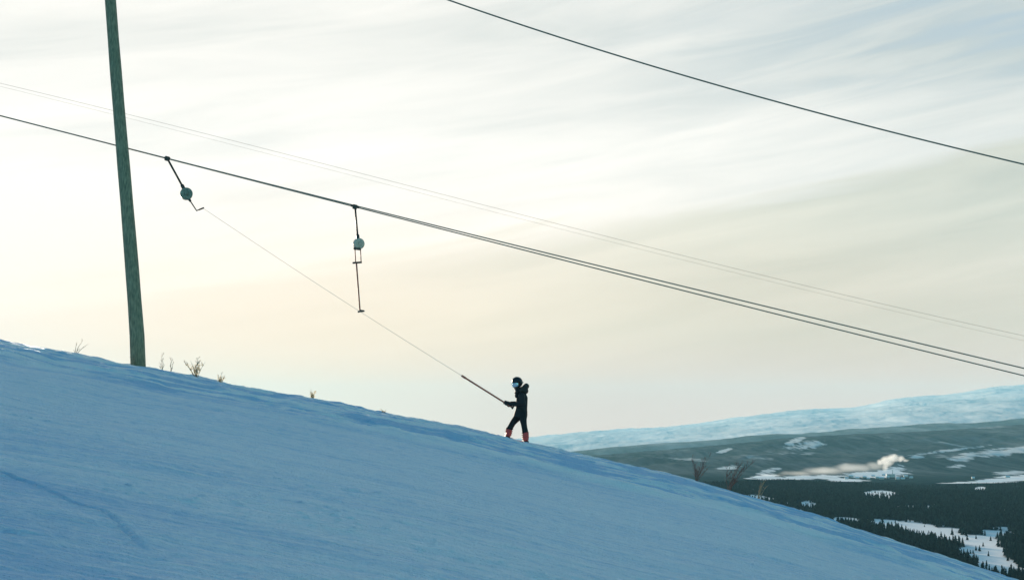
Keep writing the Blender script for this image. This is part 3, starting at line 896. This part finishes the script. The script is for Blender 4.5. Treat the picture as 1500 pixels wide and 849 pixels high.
# -- helmet with goggles
bm = bmesh.new()
for v_ in ball(bm, (0, 0, 0), 1, 32, 20): pass
for v_ in list(bm.verts):
    x, y, z = v_.co
    v_.co = hd(x * 0.138, y * 0.162 - 0.012, z * 0.15 + 0.03)
cut = []
for v_ in bm.verts:
    l = HM.transposed() @ (v_.co - headc)
    if (l.z < 0.052 and l.y > 0.045) or l.z < -0.085: cut.append(v_)
bmesh.ops.delete(bm, geom=cut, context='VERTS')
h = from_bm('helmet', bm, M_HELMET, sk)
sd = h.modifiers.new('thick', 'SOLIDIFY'); sd.thickness = 0.022; sd.offset = -1
bm = bmesh.new()                                    # vents
for s in (-1, 0, 1):
    capsule(bm, [hd(s * 0.05, 0.085, 0.152 - abs(s) * 0.012), hd(s * 0.055, 0.0, 0.181 - abs(s) * 0.016)], 0.008, 6)
from_bm('vent', bm, M_SOLE, h)
bm = bmesh.new()                                    # chin strap
capsule(bm, [hd(-0.11, 0.0, -0.07), hd(-0.06, 0.05, -0.125), hd(0, 0.06, -0.135), hd(0.06, 0.05, -0.125), hd(0.11, 0.0, -0.07)], 0.012, 6)
from_bm('chin_strap', bm, M_SOLE, h)


def visor(r, zz, dz, a0, th):
    bm = bmesh.new(); n_ = 18; rows = [-1, -0.6, 0, 0.6, 1]
    g_ = []
    for i in range(n_ + 1):
        a = -a0 + 2 * a0 * i / n_
        pinch = 1 - 0.25 * (abs(a) / a0) ** 4 - (0.28 * math.exp(-(a / 0.12) ** 2) if False else 0)
        g_.append([bm.verts.new(hd(math.sin(a) * (r - 0.012 * q * q) * 0.92, math.cos(a) * (r - 0.012 * q * q) * 0.86 + 0.012, zz + q * dz * pinch)) for q in rows])
    for A, B in zip(g_, g_[1:]):
        for k in range(len(rows) - 1): bm.faces.new((A[k], B[k], B[k + 1], A[k + 1]))
    return bm


gg = from_bm('goggles', visor(0.138, -0.010, 0.070, 1.2, 0), M_SOLE, sk)
sd = gg.modifiers.new('thick', 'SOLIDIFY'); sd.thickness = 0.04; sd.offset = -1
ln = from_bm('lens', visor(0.143, -0.010, 0.060, 1.05, 0), M_LENS, gg)
sd = ln.modifiers.new('thick', 'SOLIDIFY'); sd.thickness = 0.003; sd.offset = 1
bm = bmesh.new()
st = []
for i in range(21):
    a = 1.1 + (2 * math.pi - 2.2) * i / 20
    st.append(hd(math.sin(a) * 0.146, math.cos(a) * 0.166 - 0.012, 0.004))
tube(bm, st, 0.007, 6, True, [0.02] * 21)
from_bm('strap', bm, M_SOLE, gg)


# -- boots, seen from behind at an angle
def boot(a, knee, yaw, size=1.0):
    """a: ankle. toe points along yaw (0 = -x)"""
    fx = Vector((-math.cos(yaw), math.sin(yaw), 0.10)).normalized()
    up_ = (knee - a).normalized() * 0.5 + Vector((0, 0, 1)) * 0.5
    up_.normalize()
    g = a + Vector((0, 0, -0.125 * size))
    bm = bmesh.new()
    capsule(bm, [g - fx * 0.06, g + fx * 0.06, g + fx * 0.145], [0.062, 0.062, 0.048], 14, [0.058, 0.056, 0.052])
    tube(bm, [g - fx * 0.03 - Vector((0, 0, 0.03)), g - fx * 0.028 + up_ * 0.08, a - fx * 0.008 + up_ * 0.01, a + up_ * 0.02], [0.075, 0.082, 0.082, 0.083], 16)
    b = remeshed('boot', bm, M_BOOT, sk, 0.008, 2)
    bm = bmesh.new()
    for q in (0.02, 0.075, 0.13):
        cc = g + up_ * (q + 0.03) - fx * 0.015 + fx * 0.02 * (0.13 - q) * 5
        s_ = fx.cross(up_).normalized()
        P_ = [cc + (fx * math.cos(t) + s_ * math.sin(t)) * 0.088 for t in np.linspace(-1.9, 1.9, 11)]
        capsule(bm, P_, 0.011, 6)
    from_bm('buckle', bm, M_SOLE, b)
    bm = bmesh.new()                                # lugged sole
    rot = Matrix((fx, up_.cross(fx).normalized(), up_)).transposed()
    c_ = g - up_ * 0.062
    box(bm, c_ + fx * 0.03, (0.30, 0.105, 0.034), rot)
    bmesh.ops.bevel(bm, geom=bm.edges[:], offset=0.01, segments=2, affect='EDGES')
    from_bm('sole', bm, M_SOLE, b)
    bm = bmesh.new()                                # liner cuff above the shell
    tube(bm, [a + up_ * 0.01, a + up_ * 0.065], [0.079, 0.080], 16)
    from_bm('liner', bm, M_SOLE, b)


boot(ANR, KNR, R(72), 0.98)
boot(ANF, KNF, R(76), 0.70)


# ------------------------------------------------------------------ bare shrubs along the crest
def shrub(u, Y, h, spread, stems, label, m, leaves=0, lean=0.0, seed=0, name='bare_shrub', branch=4, thick=0.012, lz=0.5):
    r = random.Random(seed)
    p = on_slope(u, Y); p.z -= 0.03
    e = empty(name, p, label, 'shrub', 'bare shrubs along the crest')
    lb = bmesh.new()
    for s in range(stems):
        bm = bmesh.new()
        a = r.uniform(0, 6.28)
        dx = lean + spread * (math.cos(a) * 0.7 + (s / (stems - 1) * 2 - 1 if stems > 1 else 0) * 0.6); dy = spread * math.sin(a) * 0.5
        hh = h * r.uniform(0.6, 1.0)
        P_ = []
        for i in range(7):
            t = i / 6
            P_.append(Vector((dx * t * (0.6 + 0.4 * t) * hh + r.uniform(-.02, .02) * h, dy * t * hh, hh * t - 0.05 * (1 - t))))
        tube(bm, P_, [thick * (1 - 0.75 * i / 6) for i in range(7)], 5)
        for b in range(branch):
            t = r.uniform(0.25, 0.95); k = int(t * 6); q = P_[k].lerp(P_[k + 1], t * 6 - k) if k < 6 else P_[6]
            ln = hh * r.uniform(0.15, 0.38) * (1.2 - t * 0.5)
            d = Vector((r.uniform(-1, 1) * 0.7 + lean * 0.6, r.uniform(-.7, .7), r.uniform(0.5, 1.0))).normalized()
            q2 = q + d * ln * 0.5; q3 = q2 + (d + Vector((r.uniform(-.3, .3), 0, 0.3))).normalized() * ln * 0.5
            tube(bm, [q, q2, q3], [thick * 0.5, thick * 0.38, thick * 0.2], 4)
            for c in range(2):
                d2 = (d + Vector((r.uniform(-.8, .8), r.uniform(-.5, .5), r.uniform(0, .5)))).normalized()
                tube(bm, [q2, q2 + d2 * ln * 0.35], [thick * 0.3, thick * 0.16], 4)
            for c in range(leaves):
                w = q.lerp(q3, r.random()) + Vector((r.uniform(-.03, .03), r.uniform(-.03, .03), r.uniform(-.03, .03)))
                if w.z > h * lz + h * 0.35: continue
                v1 = Vector((r.uniform(-1, 1), r.uniform(-1, 1), r.uniform(-1, 1))).normalized() * 0.022
                v2 = v1.cross(Vector((r.uniform(-1, 1), r.uniform(-1, 1), 0.3))).normalized() * 0.010
                lb.faces.new([lb.verts.new(w - v1), lb.verts.new(w + v2), lb.verts.new(w + v1), lb.verts.new(w - v2)])
        from_bm('stem', bm, m, e)
    if len(lb.faces): from_bm('dead_leaves', lb, M_LEAF, e, False)
    else: lb.free()
    return e


shrub(106, 37.6, 0.42, 0.5, 3, 'forked bare twig leaning right, left of the timber pole', M_TWIG, 0, 0.75, 11, branch=3, thick=0.011)
shrub(191.5, 37.3, 0.42, 0.12, 2, 'thin dark twig against the left foot of the timber pole', M_TWIG, 0, 0.12, 12, branch=3, thick=0.016)
shrub(236, 37.5, 0.62, 0.10, 2, 'slender upright bare stems nearest the right side of the pole', M_TWIG, 0, 0.0, 13, branch=4, thick=0.009)
shrub(248, 37.5, 0.55, 0.12, 2, 'thin upright bare stems between the pole and the leafy shrub', M_TWIG, 0, 0.04, 18, branch=4, thick=0.009)
shrub(286, 37.5, 0.60, 0.75, 9, 'bushiest shrub with yellowish dead leaves right of the timber pole', M_TWIG, 6, 0.0, 14, branch=5, thick=0.010, lz=0.3)
shrub(322, 37.5, 0.36, 0.55, 5, 'small leafy shrub at the right end of the row beside the pole', M_TWIG, 6, 0.0, 15, branch=4, thick=0.009, lz=0.4)
shrub(457, 37.6, 0.30, 0.3, 4, 'tiny brown tuft alone on the ridge halfway between pole and skier', M_TWIG, 6, 0.0, 16, branch=4, thick=0.009)
shrub(562, 37.6, 0.17, 0.35, 4, 'lowest barely visible tuft on the ridge left of the skier', M_TWIG, 3, 0.0, 17, branch=3, thick=0.008)
shrub(1019, 38.0, 0.80, 0.5, 7, 'reddish bare bush on the ridge before the wooded valley, nearer the skier', M_REDTWIG, 0, 0.30, 19, branch=11, thick=0.008)
shrub(1064, 38.9, 0.95, 0.45, 6, 'bare bush leaning right on the ridge against the dark forest edge', M_REDTWIG, 0, 0.45, 23, branch=11, thick=0.009)
shrub(1108, 39.3, 0.6, 0.3, 4, 'faint bare bush farthest right, almost lost against the dark forest', M_TWIG, 0, 0.3, 21, branch=6, thick=0.011)

# ------------------------------------------------------------------ haze
bm = bmesh.new()
box(bm, (5000, 23500, 500), (150000, 49000, 2000))
hz = from_bm('haze', bm, volume_material('pale_haze', (0.41, 0.83, 0.99), 1.3e-5, 0.0), None, False)
tag(hz, 'pale bluish winter haze over the far hills', 'haze', kind='stuff')

# ------------------------------------------------------------------ sky and sun
SUN_AZ, SUN_EL = R(-18), R(6.05)
w = bpy.data.worlds.new('World'); S.world = w; w.use_nodes = True
t = w.node_tree; n = t.nodes; L = t.links
bg = n['Background']


def mth(op, a, b=None, c=None, clamp=False):
    q = n.new('ShaderNodeMath'); q.operation = op; q.use_clamp = clamp
    for i, s in enumerate((a, b, c)):
        if s is None: continue
        if isinstance(s, (int, float)): q.inputs[i].default_value = s
        else: L.new(s, q.inputs[i])
    return q.outputs[0]


def mrange(x, a, b, c=0.0, d=1.0, smooth=True):
    q = n.new('ShaderNodeMapRange'); q.interpolation_type = 'SMOOTHSTEP' if smooth else 'LINEAR'
    L.new(x, q.inputs[0])
    for i, s in enumerate((a, b, c, d)): q.inputs[i + 1].default_value = s
    return q.outputs[0]


def mixc(f, a, b):
    q = n.new('ShaderNodeMix'); q.data_type = 'RGBA'
    if isinstance(f, (int, float)): q.inputs[0].default_value = f
    else: L.new(f, q.inputs[0])
    for i, s in ((6, a), (7, b)):
        if isinstance(s, tuple): q.inputs[i].default_value = (*s, 1)
        else: L.new(s, q.inputs[i])
    return q.outputs[2]


def gauss(x, c, s):
    d = mth('DIVIDE', mth('SUBTRACT', x, c), s)
    return mth('EXPONENT', mth('MULTIPLY', mth('MULTIPLY', d, d), -1.0))


tc = n.new('ShaderNodeTexCoord'); sep = n.new('ShaderNodeSeparateXYZ'); L.new(tc.outputs['Generated'], sep.inputs[0])
sx, sy, sz = sep.outputs
az = mth('ARCTAN2', sx, sy); el = mth('ARCSINE', sz)
sky = n.new('ShaderNodeTexSky'); sky.sky_type = 'NISHITA'; sky.sun_disc = False
sky.sun_elevation = SUN_EL; sky.sun_rotation = SUN_AZ; sky.altitude = 600; sky.air_density = 1.0; sky.dust_density = 0.6; sky.ozone_density = 1.0


def streak(fa, fe, tilt, scale, detail=6, rough=0.55, dist=0.0, off=0.0):
    cmb = n.new('ShaderNodeCombineXYZ')
    e2 = mth('SUBTRACT', el, mth('MULTIPLY', az, tilt))
    L.new(mth('MULTIPLY', az, fa), cmb.inputs[0]); L.new(mth('MULTIPLY', e2, fe), cmb.inputs[1]); cmb.inputs[2].default_value = off
    q = n.new('ShaderNodeTexNoise'); q.inputs['Scale'].default_value = scale; q.inputs['Detail'].default_value = detail
    q.inputs['Roughness'].default_value = rough; q.inputs['Distortion'].default_value = dist
    L.new(cmb.outputs[0], q.inputs['Vector']); return q.outputs['Fac']


s1 = streak(2.2, 15.0, 0.14, 1.0, 5, 0.5, 0.4)
s2 = streak(5.0, 45.0, 0.16, 1.0, 6, 0.55, 0.6, 3.0)
glow = mth('MULTIPLY', gauss(az, -0.36, 0.42), gauss(el, 0.10, 0.16))
edge = mth('ADD', mth('ADD', 0.077, mth('MULTIPLY', mth('ADD', az, 0.345), 0.164)), mth('MULTIPLY', mth('SUBTRACT', s2, 0.5), 0.05))
below = mrange(mth('SUBTRACT', edge, el), -0.007, 0.010)
f = mth('ADD', 0.50, mth('MULTIPLY', glow, 0.55))
f = mth('ADD', f, mth('MULTIPLY', mth('SUBTRACT', s1, 0.5), 1.0))
f = mth('ADD', f, mth('MULTIPLY', mth('SUBTRACT', s2, 0.5), 0.85))
f = mth('ADD', f, mth('MULTIPLY', mth('MULTIPLY', gauss(az, 0.10, 0.22), gauss(el, 0.15, 0.05)), 0.20))
f = mth('SUBTRACT', f, mth('MULTIPLY', mth('MULTIPLY', gauss(az, 0.38, 0.24), gauss(el, 0.27, 0.06)), 0.55), None, True)
# thin high cloud: blue grey where thick, cream to white towards the hidden sun
cool = (0.288, 0.31, 0.302); warm = (0.54, 0.515, 0.48)
cloud = mixc(f, cool, warm)
blue = mth('MULTIPLY', mth('MULTIPLY', gauss(az, 0.40, 0.22), gauss(el, 0.30, 0.075)), mrange(s2, 0.62, 0.40, 0.25, 1.0))
cloud = mixc(mth('MULTIPLY', blue, 0.8), cloud, (0.205, 0.265, 0.315))
low = mth('MULTIPLY', mrange(el, 0.20, 0.035), gauss(az, -0.12, 0.33))
cloud = mixc(mth('MULTIPLY', low, 0.78), cloud, (0.625, 0.47, 0.335))
low2 = mth('MULTIPLY', mrange(el, 0.16, 0.05), mrange(az, -0.05, 0.25))
cloud = mixc(mth('MULTIPLY', low2, 0.6), cloud, (0.415, 0.325, 0.25))
low3 = mth('MULTIPLY', mrange(el, 0.075, 0.012), mrange(az, -0.20, 0.08))
cloud = mixc(mth('MULTIPLY', low3, 0.7), cloud, (0.50, 0.29, 0.22))
# a lower deck of cloud, its upper edge rising to the right
deck = n.new('ShaderNodeVectorMath'); deck.operation = 'MULTIPLY'; L.new(cloud, deck.inputs[0]); deck.inputs[1].default_value = (0.785, 0.80, 0.745)
dk = mth('MULTIPLY', below, mth('MULTIPLY', mrange(mth('SUBTRACT', edge, el), 0.20, 0.03, 0.25, 1.0), mrange(az, -0.35, 0.22, 0.22, 1.0)))
cloud = mixc(dk, cloud, deck.outputs[0])
# where the veil of cloud lies: ahead of the camera, opening to clear blue overhead and behind
dt = n.new('ShaderNodeVectorMath'); dt.operation = 'DOT_PRODUCT'; L.new(tc.outputs['Generated'], dt.inputs[0]); dt.inputs[1].default_value = (-0.12, 0.985, 0.12)
cov = mth('MULTIPLY', mrange(dt.outputs['Value'], 0.45, 0.86), mrange(el, 0.75, 0.33))
gain = n.new('ShaderNodeMix'); gain.data_type = 'RGBA'; gain.blend_type = 'MULTIPLY'; gain.inputs[0].default_value = 1.0
L.new(sky.outputs[0], gain.inputs[6]); gain.inputs[7].default_value = (0.46, 0.96, 1.13, 1)
STR = 0.12
cl = n.new('ShaderNodeVectorMath'); cl.operation = 'SCALE'; L.new(cloud, cl.inputs[0]); cl.inputs['Scale'].default_value = 1.0 / STR
fin = mixc(cov, gain.outputs[2], cl.outputs[0])
L.new(fin, bg.inputs['Color']); bg.inputs['Strength'].default_value = STR

sl = bpy.data.lights.new('sun', 'SUN'); sl.energy = 5.0; sl.angle = R(0.6); sl.color = (1.0, 0.86, 0.68)
so = bpy.data.objects.new('sun', sl); COL.objects.link(so)
sd_ = Vector((math.sin(SUN_AZ) * math.cos(SUN_EL), math.cos(SUN_AZ) * math.cos(SUN_EL), math.sin(SUN_EL)))
so.rotation_euler = sd_.to_track_quat('Z', 'Y').to_euler(); so.location = sd_ * 400

S.view_settings.view_transform = 'Standard'; S.view_settings.look = 'None'; S.view_settings.gamma = 1
S.view_settings.exposure = 1.1
S.cycles.volume_bounces = 1
